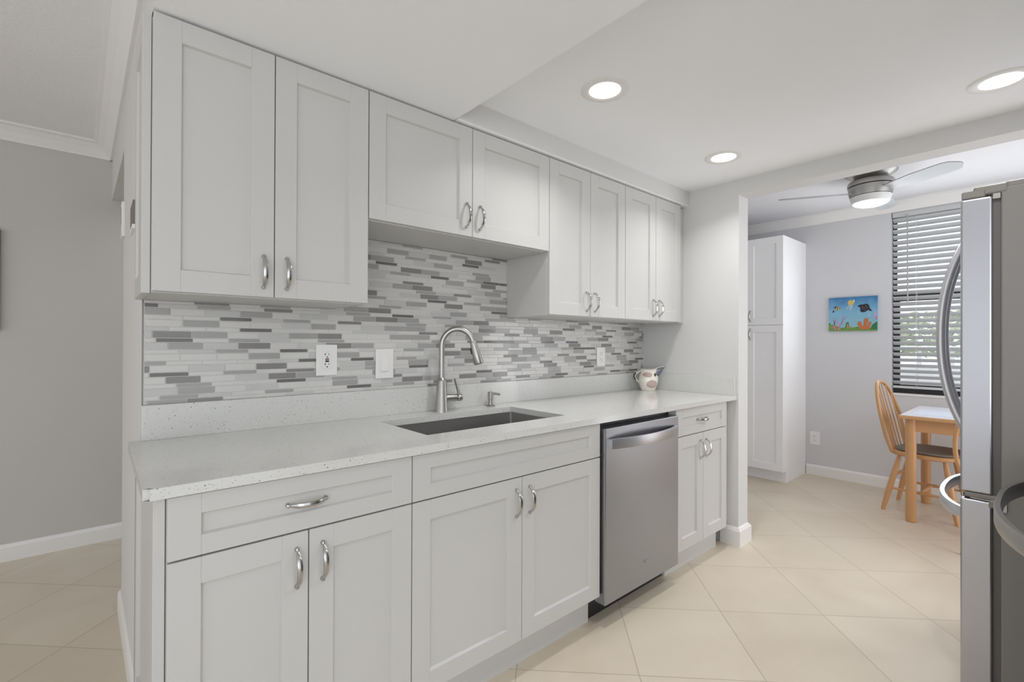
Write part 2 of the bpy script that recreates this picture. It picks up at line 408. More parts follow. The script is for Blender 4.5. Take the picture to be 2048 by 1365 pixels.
def wrap(bm, inn, out, h):
    mid = [((a[0]*.6+b[0]*.4), (a[1]*.6+b[1]*.4)) for a, b in zip(inn, out)]
    rows = [[bm.verts.new((x, y, 0)) for x, y in out], [bm.verts.new((x, y, h-.02)) for x, y in out], [bm.verts.new((x, y, h-.004)) for x, y in mid], [bm.verts.new((x, y, h)) for x, y in inn]]
    for a, b in zip(rows, rows[1:]):
        for k in range(len(inn)-1): bm.faces.new((a[k], a[k+1], b[k+1], b[k]))
    return bm
wrap(bm, prof, outp, h); struct('baseboard_end', bm, 'trim', label='white baseboard wrapping the foot of the post')

# ------------------------------------------------------------------ shaker fronts and pulls
def shaker(bm, w, h, T, stile=.064, rail=.064, th=.019, rec=.0095):
    """front at local y=-th .. back y=0, x 0..w, z 0..h ; T matrix"""
    b = .0009
    t2 = B()
    box(t2, 0, stile, -th, 0, 0, h, b); box(t2, w-stile, w, -th, 0, 0, h, b)
    box(t2, stile, w-stile, -th, 0, 0, rail, b); box(t2, stile, w-stile, -th, 0, h-rail, h, b)
    box(t2, stile-.004, w-stile+.004, -th+rec, -.002, rail-.004, h-rail+.004)
    # small sloped bead round the panel
    z0, z1, x0, x1 = rail, h-rail, stile, w-stile; yb = -th+rec; yf = -th+.001; s = .0035
    A = [(x0, z0), (x1, z0), (x1, z1), (x0, z1)]; I = [(x0+s, z0+s), (x1-s, z0+s), (x1-s, z1-s), (x0+s, z1-s)]
    va = [t2.verts.new((x, yf, z)) for x, z in A]; vi = [t2.verts.new((x, yb, z)) for x, z in I]
    for k in range(4): t2.faces.new((va[k], va[(k+1) % 4], vi[(k+1) % 4], vi[k]))
    me = bpy.data.meshes.new('tmp'); t2.transform(T); t2.to_mesh(me); t2.free(); bm.from_mesh(me); bpy.data.meshes.remove(me)
    return bm

def pull(bm, c, along, out, L=.098, rise=.030):
    """arched cabinet pull; c on the door face"""
    c = Vector(c); a = Vector(along); o = Vector(out); side = a.cross(o)
    pts = []; rad = []
    N = 14
    for i in range(N+1):
        s = -1+2*i/N
        z = rise*(1-abs(s)**2.6)*.92
        pts.append(c+a*(s*L/2)+o*(z+.004))
        k = 1-abs(s)
        rad.append((.0032+.0042*min(1, k*2.2), .0026+.0012*min(1, k*3)))
    tube(bm, pts, rad, 10, up_hint=o)
    for s in (-1, 1):
        p = c+a*(s*(L/2-.001))
        tube(bm, [p-o*.001, p+o*.005, p+o*.009, p+o*.011-a*s*.002], [.0062, .0060, .0052, .0030], 12)
    return bm

def door(parent, x0, x1, z0, z1, y, handle=None, name='door', rail=.062, stile=.064, hl=None, horiz=False):
    """front facing -y ; y is the back plane of the door"""
    bm = shaker(B(), x1-x0, z1-z0, Matrix.Translation((x0, y, z0)), stile, rail)
    d = obj(name, bm, 'cab', parent, fixn=True)
    if handle:
        hb = B(); pull(hb, (handle[0], y-.019, handle[1]), (1, 0, 0) if horiz else (0, 0, 1), (0, -1, 0))
        obj('handle', hb, 'chrome', d).__setitem__('label', 'polished metal arched pull')
    return d

G = .0015
# ------------------------------------------------------------------ base cabinets
YB = -.621   # back plane of base doors (front at -.640)
def base_cab(x0, x1, label, group='white base cabinets under the counter', drawer_handle=True, sink=False):
    t = thing('base_cabinet', ((x0+x1)/2, -.3, 0), label, 'cabinet', group)
    bm = B(); top = .67 if sink else .888
    box(bm, x0+.0005, x1-.0005, YB+.001, -.002, .132, top)
    if sink:
        box(bm, x0+.0005, x1-.0005, YB+.001, YB+.03, .66, .888); box(bm, x0+.0005, x0+.018, YB+.02, -.002, .66, .888); box(bm, x1-.018, x1-.0005, YB+.02, -.002, .66, .888)
    obj('cabinet_body', bm, 'cab', t)
    bm = B(); box(bm, x0+.0005, x1-.0005, -.575, -.56, 0, .133); obj('toe_kick', bm, 'cab', t)
    # shadow gap liner behind the fronts
    mid = (x0+x1)/2
    dz0, dz1 = .742, .884
    dr = door(t, x0+G, x1-G, dz0, dz1, YB, None, 'drawer' if drawer_handle else 'false_drawer_front', rail=.046)
    if drawer_handle:
        hb = B(); pull(hb, (mid-.003, YB-.019+.008, .812), (1, 0, 0), (0, -1, 0)); obj('handle', hb, 'chrome', dr).__setitem__('label', 'polished metal arched pull')
    door(t, x0+G, mid-G, .137, .7375, YB, (mid-.031, .648))
    door(t, mid+G, x1-G, .137, .7375, YB, (mid+.035, .648))
    return t
cabA = base_cab(.118, .728, 'white shaker base cabinet at the left end of the counter, drawer over two doors')
base_cab(.7285, 1.6405, 'widest white shaker base cabinet, under the sink, with plain false drawer front', drawer_handle=False, sink=True)
cabC = base_cab(2.264, 2.842, 'white shaker base cabinet between the dishwasher and the post')
bm = B(); box(bm, 2.842, XR-.001, -.60, -.585, .133, .888); obj('filler_strip', bm, 'cab', cabC)
# shaker end panel on the hall side of the left cabinet
bm = shaker(B(), .615, .752, Matrix.Translation((.117, -.622, .136)) @ Matrix.Rotation(R(-90), 4, 'Z') @ Matrix.Translation((-.615, 0, 0)), .06, .06, .022, .010)
bmesh.ops.translate(bm, verts=bm.verts, vec=(0, 0, 0))
obj('end_panel', bm, 'cab', cabA)
bm = B(); box(bm, .100, .1175, -.575, -.007, 0, .136); obj('end_toe_kick', bm, 'cab', cabA)
bm = B(); box(bm, .0940, .106, -.0065, -.001, .0, .888); obj('gap_shadow_strip', bm, 'cabdark', cabA).__setitem__('label', 'dark strip coloured as the gap shadow between end panel and wall')  # raised dark strip paints in the shadow line at the wall

# ------------------------------------------------------------------ wall cabinets
YU = -.305
def wall_cab(x0, x1, z0, label, doors, hz, hx, z1=2.1325):
    t = thing('wall_cabinet', ((x0+x1)/2, -.15, z0), label, 'cabinet', 'white wall cabinets over the counter')
    bm = B(); box(bm, x0+.0004, x1-.0004, YU+.001, -.001, z0-.004, 2.126, .0008); obj('cabinet_body', bm, 'cab', t)
    bm = B(); box(bm, x0+.0004, x1-.0004, -.302, -.290, 2.1262, 2.1398); obj('gap_shade_strip', bm, 'gap', t).__setitem__('label', 'dark strip coloured as shade in the gap over the doors')  # dark colour stands in for the deep shade above the doors
    for (a, b), h in zip(doors, hx): door(t, a+G, b-G, z0, z1, YU, (h, hz))
    return t
wc = wall_cab(.110, .7265, 1.372, 'tall white two-door wall cabinet at the left end, nearest the hall', [(.110, .4175), (.4175, .7265)], 1.4495, [.386, .453])
bm = shaker(B(), .292, .765, Matrix.Translation((.109, -.300, 1.366)) @ Matrix.Rotation(R(-90), 4, 'Z') @ Matrix.Translation((-.292, 0, 0)), .05, .06, .020, .006)
obj('end_panel', bm, 'cab', wc)
wall_cab(.7275, 1.6455, 1.677, 'short wide white wall cabinet above the sink', [(.7275, 1.1845), (1.1845, 1.6455)], 1.762, [1.152, 1.222])
wall_cab(1.6465, 2.263, 1.372, 'white two-door wall cabinet right of the short one', [(1.6465, 1.955), (1.955, 2.263)], 1.450, [1.9235, 1.990])
wr = wall_cab(2.264, 2.872, 1.372, 'white two-door wall cabinet farthest right, against the post wall', [(2.264, 2.5785), (2.5785, 2.872)], 1.448, [2.547, 2.612])
bm = B(); box(bm, 2.872, XR-.001, -.300, -.285, 1.368, 2.126); obj('filler_strip', bm, 'cab', wr)

# ------------------------------------------------------------------ countertop
SX0, SX1, SY0, SY1 = .855, 1.555, -.515, -.147
t = thing('countertop', (1.5, -.3, .889), 'white speckled quartz countertop with low upstand along the tiled wall', 'countertop')
bm = slab_hole(B(), (.075, XR-.001, -.655, -.0005), (SX0, SX1, SY0, SY1), .889, .9145)
ed = [e for e in bm.edges if all(abs(v.co.z-.9145) < 1e-4 for v in e.verts) and (all(abs(v.co.y+.655) < 1e-4 for v in e.verts) or all(abs(v.co.x-.075) < 1e-4 for v in e.verts))]
ve = [e for e in bm.edges if all(abs(v.co.y+.655) < 1e-4 and abs(v.co.x-.075) < 1e-4 for v in e.verts)]
bmesh.ops.bevel(bm, geom=ve, offset=.012, segments=4, affect='EDGES')
obj('slab', bm, 'quartz', t)
bm = B(); box(bm, .109, XR-.001, -.021, -.0005, .9145, 1.0275, .0012); obj('upstand', bm, 'quartz', t)
bm = B(); box(bm, XR-.020, XR-.0005, -.650, -.0215, .9145, 1.0275, .0012); obj('side_upstand', bm, 'quartz', t)

# sink
t = thing('kitchen_sink', (1.2, -.33, .67), 'undermount stainless steel sink basin set in the white countertop', 'sink')
bm = B(); o = .006; zt, zb = .8885, .675
def ring(x0, x1, y0, y1, z, r, n=5):
    pts = []
    for cx, cy, a0 in ((x1-r, y1-r, 0), (x0+r, y1-r, 90), (x0+r, y0+r, 180), (x1-r, y0+r, 270)):
        for k in range(n+1):
            a = R(a0+90*k/n); pts.append(bm.verts.new((cx+r*math.cos(a), cy+r*math.sin(a), z)))
    return pts
rs = [ring(SX0-.02, SX1+.02, SY0-.02, SY1+.02, zt, .02), ring(SX0-o, SX1+o, SY0-o, SY1+o, zt, .012), ring(SX0-o, SX1+o, SY0-o, SY1+o, zb+.015, .012),
      ring(SX0+.006, SX1-.006, SY0+.006, SY1-.006, zb, .012)]
for a, b in zip(rs, rs[1:]):
    for k in range(len(a)):
        f = bm.faces.new((a[k], a[(k+1) % len(a)], b[(k+1) % len(a)], b[k])); f.smooth = False
bm.faces.new(rs[-1])
obj('basin', bm, 'steel_sink', t)
bm = B(); lathe(bm, [(0, .004), (.03, .004), (.045, .007), (.055, .003), (.055, 0)], 24, (1.2, -.33, zb+.001)); obj('drain', bm, 'nickel', t)

# ------------------------------------------------------------------ mosaic backsplash
random.seed(11)
t = thing('mosaic_backsplash', (1.5, 0, 1.03), 'backsplash of thin white and grey glass mosaic strips on the sink wall', 'backsplash')
bm = B()
X0, X1 = .112, 2.925
def field(x0, x1, z0, z1): box(bm, x0, x1, -.0055, -.0003, z0, z1)
field(X0, X1, 1.0277, 1.3677); field(.7275, 1.6462, 1.3677, 1.672)
obj('grout_bed', bm, 'grout', t)
bm = B()
MI = {'W': 0, 'w': 1, 'L': 2, 'M': 3, 'D': 4}
def strip(x0, x1, z0, z1, k):
    if x1-x0 < .003: return
    zt = z1
    for (a, b, zl, zh) in ((X0+.003, X1, 1.029, 1.3665), (.7275, 1.6462, 1.3665, 1.6715)):
        xa, xb = max(a, x0), min(b, x1); za, zb2 = max(zl, z0), min(zh, z1)
        if xb-xa > .002 and zb2-za > .002:
            box(bm, xa, xb, -.0078, -.0035, za, zb2, .0007, 1, MI[k])
tallseq = 'MLWwLMWWwLWwLWMWw'; thinseq = 'DWLwWLWWDwLWMWwLW'
P = .0379; Lt = .1065; gr = .0026
nrow = int((1.672-1.0277)/P)+2
for rI in range(nrow):
    zb0 = 1.0277+rI*P-.012
    # tall row
    off = (rI*.0731+.02) % Lt - Lt
    ph = (rI*5+3) % len(tallseq)
    x = X0+off; k = 0
    while x < X1:
        jl = Lt*(1 if (k+rI) % 3 else .92)
        c = tallseq[(k*1+ph) % len(tallseq)]
        if random.random() < .22: c = random.choice('WwLWWLM')
        strip(x, x+jl-gr, zb0+gr, zb0+.0236, c); x += jl; k += 1
    off = (rI*.0393+.05) % Lt - Lt; ph = (rI*3+1) % len(thinseq); x = X0+off; k = 0
    while x < X1:
        jl = Lt*(1 if (k+rI) % 2 else .95)
        c = thinseq[(k*1+ph) % len(thinseq)]
        if random.random() < .25: c = random.choice('WwLDWW')
        strip(x, x+jl-gr, zb0+.0236+gr, zb0+P, c); x += jl; k += 1
obj('mosaic_strips', bm, ['t_white', 't_white2', 't_light', 't_mid', 't_dark'], t)
bm = B(); box(bm, .1085, .1115, -.0078, -.0003, 1.0277, 1.3677); obj('edge_strip', bm, 't_mid', t)

# ------------------------------------------------------------------ outlets and switches
def plate(bm, T, w=.083, h=.124):
    t2 = B(); box(t2, -w/2, w/2, -.007, 0, -h/2, h/2, .0025, 2)
    t2.transform(T); me = bpy.data.meshes.new('tmp'); t2.to_mesh(me); t2.free(); bm.from_mesh(me); bpy.data.meshes.remove(me)
def addbox(bm, T, *a, bev=0, mi=0):
    t2 = B(); box(t2, *a, bev, 1, mi); t2.transform(T); me = bpy.data.meshes.new('tmp'); t2.to_mesh(me); t2.free(); bm.from_mesh(me); bpy.data.meshes.remove(me)
def outlet(T, loc, label, gfci, name='wall_outlet'):
    t = thing(name, loc, label, 'outlet')
    bm = B(); plate(bm, T); obj('cover_plate', bm, 'plastic', t)
    bm = B(); addbox(bm, T, -.0165, .0165, -.0095, -.0069, -.033, .033, bev=.0008); sf = obj('socket_face', bm, 'plastic', t)
    for s in (-1, 1):
        bm = B()
        zc = .0195*s
        addbox(bm, T, -.0085, -.0065, -.0099, -.0094, zc-.001, zc+.008); addbox(bm, T, -.0115, -.0065, -.0099, -.0094, zc+.0025, zc+.0045)
        addbox(bm, T, .0055, .0073, -.0099, -.0094, zc, zc+.007); addbox(bm, T, -.0028, .0022, -.0099, -.0094, zc-.0095, zc-.005)
        obj('socket', bm, 'darkslot', sf)
    if gfci:
        bm = B(); addbox(bm, T, -.0075, .0068, -.0105, -.0094, .0015, .0065); obj('reset_button', bm, 'red', t)
        bm = B(); addbox(bm, T, -.0075, .0068, -.0105, -.0094, -.0075, -.0015); obj('test_button', bm, 'black', t)
    for s in (-1, 1):
        bm = B(); addbox(bm, T, -.002, .002, -.0076, -.0068, s*.047-.002, s*.047+.002, bev=.0006); obj('screw', bm, 'plastic', t)
Tm = Matrix.Translation
outlet(Tm((.694, -.0078, 1.161)), (.694, -.008, 1.10), 'white outlet with dark test and reset buttons on the mosaic, left of the switch', True)
outlet(Tm((2.441, -.0078, 1.145)), (2.441, -.008, 1.08), 'white outlet on the mosaic between faucet and pitcher', False)
outlet(Tm((5.096, -.448, .344)) @ Matrix.Rotation(R(-90), 4, 'Z'), (5.096, -.448, .29), 'white outlet low on the nook wall beside the pantry', False)
T = Tm((.9435, -.0078, 1.1395))
t = thing('light_switch', (.9435, -.008, 1.08), 'white rocker light switch on the mosaic, left of the faucet', 'switch')
bm = B(); plate(bm, T, .083, .127); obj('cover_plate', bm, 'plastic', t)
bm = B(); addbox(bm, T @ Matrix.Rotation(R(-4), 4, 'X'), -.0165, .0165, -.0105, -.004, -.033, .033, bev=.0015); obj('rocker', bm, 'plastic', t)
t = thing('wall_thermostat', (.0925, .83, 1.70), 'small white wall unit on the hall end of the wall, left of the tall cabinet', 'thermostat')
bm = B(); box(bm, .0795, .0925, .785, .875, 1.70, 1.855, .003, 2); obj('housing', bm, 'plastic', t)
bm = B(); box(bm, .0785, .0797, .80, .86, 1.76, 1.83, .0005); obj('face_panel', bm, 'cordm', t)
t = thing('wall_plaque', (.104, .33, 1.65), 'narrow brown plaque on the wall end just left of the tall cabinet', 'plaque')
bm = B(); box(bm, .0945, .1055, .25, .42, 1.655, 1.745, .001); obj('panel', bm, 'cushion', t)
bm = B(); box(bm, .0925, .1055, .24, .43, 1.640, 1.655, .001); obj('ledge', bm, 'plastic', t)

# ------------------------------------------------------------------ faucet and soap dispenser
fx, fy, fz = 1.196, -.075, .9145
t = thing('kitchen_faucet', (fx, fy, fz), 'brushed nickel pull-down gooseneck faucet behind the sink', 'faucet')
bm = B(); lathe(bm, [(0, 0), (.0315, 0), (.0315, .004), (.030, .008), (.0215, .140), (.019, .148), (.0135, .156), (.0135, .16)], 32, (fx, fy, fz)); obj('body', bm, 'nickel', t)
# spout swivelled to the right, along direction d
d = Vector((.80, -.60, 0)).normalized()
pts = [Vector((fx, fy, fz+.150)), Vector((fx, fy, fz+.20)), Vector((fx, fy, fz+.30))]
rC = .0725; cx = Vector((fx, fy, fz+.305))+d*rC
for k in range(1, 17):
    a = math.pi-math.pi*.93*k/16
    pts.append(cx+d*(rC*math.cos(a))+Vector((0, 0, rC*math.sin(a)*1.06)))
bm = B(); tube(bm, pts, .0128, 16); obj('spout', bm, 'nickel', t)
p0 = pts[-1]; dr_ = (pts[-1]-pts[-2]).normalized(); dr_ = (dr_*.7+Vector((0, 0, -1))*.3+d*.06).normalized()
bm = B(); tube(bm, [p0-dr_*.004, p0, p0+dr_*.008, p0+dr_*.05, p0+dr_*.10, p0+dr_*.104], [.0132, .0145, .0155, .019, .0235, .022], 20)
sh = obj('spray_head', bm, 'nickel', t)
bm = B(); q = p0+dr_*.1045; tube(bm, [q, q+dr_*.0015], [.0195, .018], 20); obj('nozzle', bm, 'black', sh)
bm = B(); q = p0+dr_*.045-d*.0175; tube(bm, [q-dr_*.014, q-dr_*.012-d*.002, q+dr_*.012-d*.003, q+dr_*.014], [.003, .004, .004, .003], 8); obj('spray_button', bm, 'black', sh)
hd = Vector((.96, -.28, 0)).normalized(); hb0 = Vector((fx, fy, fz+.062))
bm = B(); tube(bm, [hb0, hb0+hd*.070, hb0+hd*.074], [.0165, .0165, .0155], 20); tube(bm, [hb0+hd*.076, hb0+hd*.079, hb0+hd*.094, hb0+hd*.098], [.0155, .0168, .0168, .0145], 20); hv = obj('valve_barrel', bm, 'nickel', t)
q = hb0+hd*.082+Vector((0, 0, .010))
bm = B(); tube(bm, [q, q+Vector((0, 0, .018)), q-hd*.010+Vector((0, 0, .05)), q-hd*.018+Vector((0, 0, .078))], [(.008, .008), (.0085, .0075), (.010, .0065), (.011, .0055)], 12, up_hint=hd)
obj('lever', bm, 'nickel', hv)
sx, sy = 1.495, -.062
t = thing('soap_dispenser', (sx, sy, fz), 'small brushed nickel soap dispenser pump right of the faucet', 'soap dispenser')
bm = B(); lathe(bm, [(0, 0), (.022, 0), (.024, .003), (.013, .006), (.0125, .03), (.0148, .032), (.0148, .068), (.012, .071), (0, .071)], 24, (sx, sy, fz)); obj('pump_body', bm, 'nickel', t)
sd = Vector((.93, -.36, 0)).normalized(); q = Vector((sx, sy, fz+.062))
bm = B(); tube(bm, [q, q+sd*.025+Vector((0, 0, -.001)), q+sd*.05+Vector((0, 0, -.006))], [.007, .006, .005], 12); obj('nozzle', bm, 'nickel', t)

# ------------------------------------------------------------------ pitcher shaped like a bird
pc = Vector((2.805, -.125, .9145)); A = Vector((.753, -.658, 0)); Nn = Vector((-.658, -.753, 0))
t = thing('bird_pitcher', pc, 'cream ceramic bird-shaped pitcher with grey beak, in the far corner of the counter', 'pitcher')
bm = B()
prof = [(0, 0), (.038, 0), (.042, .004), (.047, .02), (.056, .045), (.058, .07), (.055, .09), (.049, .108), (.044, .122), (.044, .134), (.047, .142), (.044, .143), (.040, .134), (.040, .12), (.050, .09), (.05, .05), (.03, .012), (0, .01)]
lathe(bm, prof, 36)
for v in bm.verts:    # turn to the viewer's axes, swell to the beak side
    x, y, z = v.co; k = max(0, z-.06)/.08
    if x > 0: x *= 1+.22*min(1, k)
    if z > .12 and x > .02: z += (x-.02)*.28
    v.co = A*x*1.12-Nn*(-y)*.95+Vector((0, 0, z))
    v.co += pc
body = obj('body', bm, 'cream', t)
def patch(name, m, cu, cz, ru, rz, rays=24, lift=.0012, ring=None):
    """decorative glaze patch hugging the belly on the viewer side"""
    bm = B(); vs = []
    def onb(u, z):
        # radius at height from profile
        pr = [(z1, r1) for r1, z1 in prof[1:11]]
        r_ = pr[-1][1]
        for (za, ra), (zb_, rb) in zip(pr, pr[1:]):
            if za <= z <= zb_: r_ = ra+(rb-ra)*(z-za)/max(1e-6, zb_-za); break
        kk = max(0, z-.06)/.08; sxx = 1.12*(1+.22*min(1, kk) if u > 0 else 1)
        uu = max(-.98, min(.98, u/(r_*sxx))); dd = r_*.95*math.sqrt(1-uu*uu)
        return pc+A*u+Nn*(dd+lift)+Vector((0, 0, z))
    rows = 6
    cen = bm.verts.new(onb(cu, cz)); prev = None
    for j in range(1, rows+1):
        rg = [bm.verts.new(onb(cu+ru*j/rows*math.cos(2*math.pi*k/rays), cz+rz*j/rows*math.sin(2*math.pi*k/rays))) for k in range(rays)]
        for k in range(rays):
            if prev is None: bm.faces.new((cen, rg[k], rg[(k+1) % rays]))
            else: bm.faces.new((prev[k], rg[k], rg[(k+1) % rays], prev[(k+1) % rays]))
        prev = rg
    for f in bm.faces: f.smooth = True
    return obj(name, bm, m, body), onb
wp, onb = patch('wing_patch', 'glaze_pink', .012, .046, .036, .026)
for k in range(5):
    bm = B()
    z = .030+.008*k; w = .028*math.sqrt(max(0, 1-((z-.046)/.026)**2))
    tube(bm, [onb(.012-w+2*w*i/8, z)+Nn*.0008+Vector((0, 0, .0015*math.sin(i/8*math.pi))) for i in range(9)], .0009, 6); obj('feather_line', bm, 'cream', wp)

patch('eye', 'glaze_gold', .036, .108, .009, .012); e2, _ = patch('pupil', 'glaze_black', .036, .108, .005, .006, lift=.0022)
patch('head_patch', 'glaze_pink', -.015, .108, .030, .016)
# beak spout
bm = B()
b0 = pc+A*.044+Vector((0, 0, .128))
pts = [pc+A*.035+Vector((0, 0, .105)), pc+A*.060+Vector((0, 0, .124)), pc+A*.085+Vector((0, 0, .145)), pc+A*.112+Vector((0, 0, .158))]
tube(bm, pts, [(.034, .030), (.027, .026), (.017, .014), (.004, .002)], 20, up_hint=(0, 0, 1)); obj('beak_spout', bm, 'glaze_blue', t).__setitem__('label', 'blue-grey glazed beak spout')
bm = B(); pts2 = [p+Vector((0, 0, h_)) for p, h_ in zip(pts, (.030, .0255, .0135, .002))]; tube(bm, pts2, [.005, .005, .0035, .0015], 8); obj('beak_rim', bm, 'cream', t)
bm = B(); hp = []
for k in range(13):
    a = R(70+220*k/12); hp.append(pc-A*(.058+.030*-math.cos(a)*-1+0)+Vector((0, 0, .095+.042*math.sin(a))))
hp = [pc-A*.030+Vector((0, 0, .118))]+[pc-A*(.052+.040*math.sin(R(180*k/12)))+Vector((0, 0, .132-.085*(k/12)+.008*math.sin(R(180*k/12)))) for k in range(13)]+[pc-A*.045+Vector((0, 0, .045))]
tube(bm, hp, [(.010, .006)]*len(hp), 12, up_hint=(0, 0, 1)); hh = obj('handle', bm, 'cream', t)
bm = B(); tube(bm, [p-A*.0035+Nn*.001 for p in hp[4:11]], [(.0095, .005)]*7, 12); obj('handle_stripe', bm, 'glaze_black', hh)

# ------------------------------------------------------------------ dishwasher
dx0, dx1 = 1.648, 2.256
t = thing('dishwasher', ((dx0+dx1)/2, -.3, 0), 'stainless steel dishwasher under the counter, right of the sink cabinet', 'dishwasher')
bm = B(); box(bm, dx0, dx1, -.600, -.01, .10, .884); obj('tub_housing', bm, 'black', t)
bm = B(); box(bm, dx0+.004, dx1-.004, -.560, -.53, .0, .10); obj('toe_panel', bm, 'black', t)
bm = B(); box(bm, dx0+.002, dx1-.002, -.660, -.602, .098, .862, .004, 2); dd = obj('door', bm, 'steel', t)
bm = B()
N = 24; hz = .795; pp = []
for i in range(N+1):
    s = -1+2*i/N; pp.append((1.95+s*.272, -.672-.040*(1-s*s), hz))
ribbon(bm, pp, .0225, .005, (0, -1, 0))
for s in (-1, 1): box(bm, 1.95+s*.268-.007, 1.95+s*.268+.007, -.675, -.659, hz-.019, hz+.019)
obj('handle', bm, 'handle_steel', dd)
bm = B()   # faint oval swoosh and letter strokes near the foot of the door
q = Vector((1.955, -.6603, .203))
tube(bm, [q+Vector((.022*math.cos(a), -.0002, .0085*math.sin(a)+.003)) for a in [R(200-210*i/12) for i in range(13)]], .0007, 6)
for a, b_ in (((-.010, .006), (-.006, -.008)), ((-.006, -.008), (-.001, .005)), ((-.001, .005), (.003, -.008)), ((.003, -.008), (.009, .009))):
    tube(bm, [q+Vector((a[0], 0, a[1])), q+Vector((b_[0], 0, b_[1]))], .0009, 6)
obj('emblem', bm, 'nickel', dd).__setitem__('label', 'small silver emblem')

# ------------------------------------------------------------------ refrigerator
fx0, fx1 = 2.105, 2.940; FY = -1.732; FYB = -1.806
t = thing('refrigerator', ((fx0+fx1)/2, -2.1, 0), 'stainless steel french door refrigerator at the right edge of the photo', 'refrigerator')
bm = B(); box(bm, fx0+.004, fx1-.004, -2.56, -1.824, .03, 1.722, .004, 2); box(bm, fx0+.03, fx1-.03, -2.5, -1.85, 0, .03); obj('body', bm, 'fridge_side', t)
bm = B(); box(bm, fx0+.012, fx1-.012, -1.826, -1.803, .05, 1.705); obj('door_gasket', bm, 'fridge_dark', t)
def fdoor(x0, x1, z0, z1, hx=None):
    bm = B(); box(bm, x0, x1, FYB, FY, z0, z1, .006, 3)
    d = obj('door' if hx else 'freezer_drawer', bm, 'steel_v', t)
    hb = B(); N = 26
    if hx:
        pts = []
        for i in range(N+1):
            s = -1+2*i/N; pts.append((hx, FY-.004+.095*(1-abs(s)**2.2)**.85, 1.265+s*.395))
        tube(hb, pts, [(.013, .014)]*len(pts), 14, up_hint=(0, 1, 0))
    else:
        pts = []
        for i in range(N+1):
            s = -1+2*i/N; pts.append((2.5225+s*.335, FY-.004+.088*(1-abs(s)**2.4)**.8, .668))
        ribbon(hb, pts, .019, .009, (0, 1, 0))
    obj('handle', hb, 'handle_steel', d)
    return d
fm = (fx0+fx1)/2
fdoor(fx0, fm-.002, .7605, 1.700, fm-.045); fdoor(fm+.002, fx1, .7605, 1.700, fm+.045); fdoor(fx0, fx1, .08, .738)
bm = B()
box(bm, fx0+.000, fx0+.06, -1.790, -1.735, 1.700, 1.724, .003); box(bm, fx0+.002, fx0+.075, -1.84, -1.762, 1.706, 1.735, .006, 2)
box(bm, fx0+.006, fx0+.10, -1.96, -1.835, 1.718, 1.738, .005, 2); box(bm, fx0+.004, fx1-.004, -2.56, -1.90, 1.7215, 1.738, .003)
obj('hinge_cover', bm, 'hinge', t)
bm = B(); box(bm, fx0-.0015, fx0+.06, -1.815, -1.742, .7455, .7600, .003, 2); box(bm, fx0-.003, fx0+.02, -1.823, -1.797, .722, .7445, .002)
obj('middle_hinge', bm, 'hinge', t)
bm = B(); tube(bm, [(fx0+.003, -1.738, .744), (fx0+.003, -1.738, .756)], .004, 10); tube(bm, [(fx0+.004, -1.755, .7435), (fx0+.002, -1.79, .7425), (fx0+.003, -1.826, .745)], .0028, 8); box(bm, fx0-.002, fx0+.01, -1.838, -1.826, .715, .765, .001)
obj('hinge_pin', bm, 'nickel', t)
bm = B(); box(bm, fx0+.004, fx0+.06, -1.822, -1.742, .7382, .7455); obj('hinge_plate', bm, 'black', t)
bm = B(); box(bm, fx0+.001, fx0+.05, -1.824, -1.806, 1.688, 1.706, .001); obj('top_hinge', bm, 'nickel', t)

# ------------------------------------------------------------------ range next to the fridge
rx0, rx1 = 1.315, 2.075; RY = -1.912
t = thing('kitchen_range', ((rx0+rx1)/2, -2.25, 0), 'stainless steel range left of the refrigerator, only its bowed oven handle in view', 'range')
bm = B(); box(bm, rx0, rx1, -2.60, RY-.045, .09, .905, .003); box(bm, rx0+.02, rx1-.02, -2.55, -2.0, 0, .09); obj('body', bm, 'fridge_dark', t)
bm = B(); box(bm, rx0, rx1, -2.62, RY-.02, .905, .918, .003); ct = obj('cooktop', bm, 'black', t)
bm = B(); box(bm, rx0, rx1, -2.70, -2.62, .90, 1.06, .006); obj('backguard', bm, 'steel', t)
bm = B(); box(bm, rx0+.004, rx1-.004, RY-.045, RY, .27, .895, .004); od = obj('oven_door', bm, 'steel', t)
bm = B(); box(bm, rx0+.10, rx1-.10, RY-.001, RY+.001, .38, .70); obj('oven_window', bm, 'black', od)
bm = B(); N = 30; pts = []
for i in range(N+1):
    s = -1+2*i/N; pts.append((1.695+s*.315, RY+.010+.060*(1-abs(s)**2.6), .832))
ribbon(bm, pts, .020, .0065, (0, 1, 0))
for s in (-1, 1): box(bm, 1.695+s*.305-.012, 1.695+s*.305+.012, RY-.001, RY+.012, .816, .848)
obj('handle', bm, 'nickel', od)
bm = B(); box(bm, rx0+.004, rx1-.004, RY-.045, RY, .10, .262, .004); obj('bottom_drawer', bm, 'steel', t)
for bx, by, br in ((1.50, -2.10, .09), (1.89, -2.10, .075), (1.50, -2.42, .075), (1.89, -2.42, .09)):
    bm = B(); lathe(bm, [(br, .0), (br, .0012), (br-.004, .0012), (br-.004, 0)], 32, (bx, by, .918)); obj('burner_ring', bm, 'fridge_dark', ct)

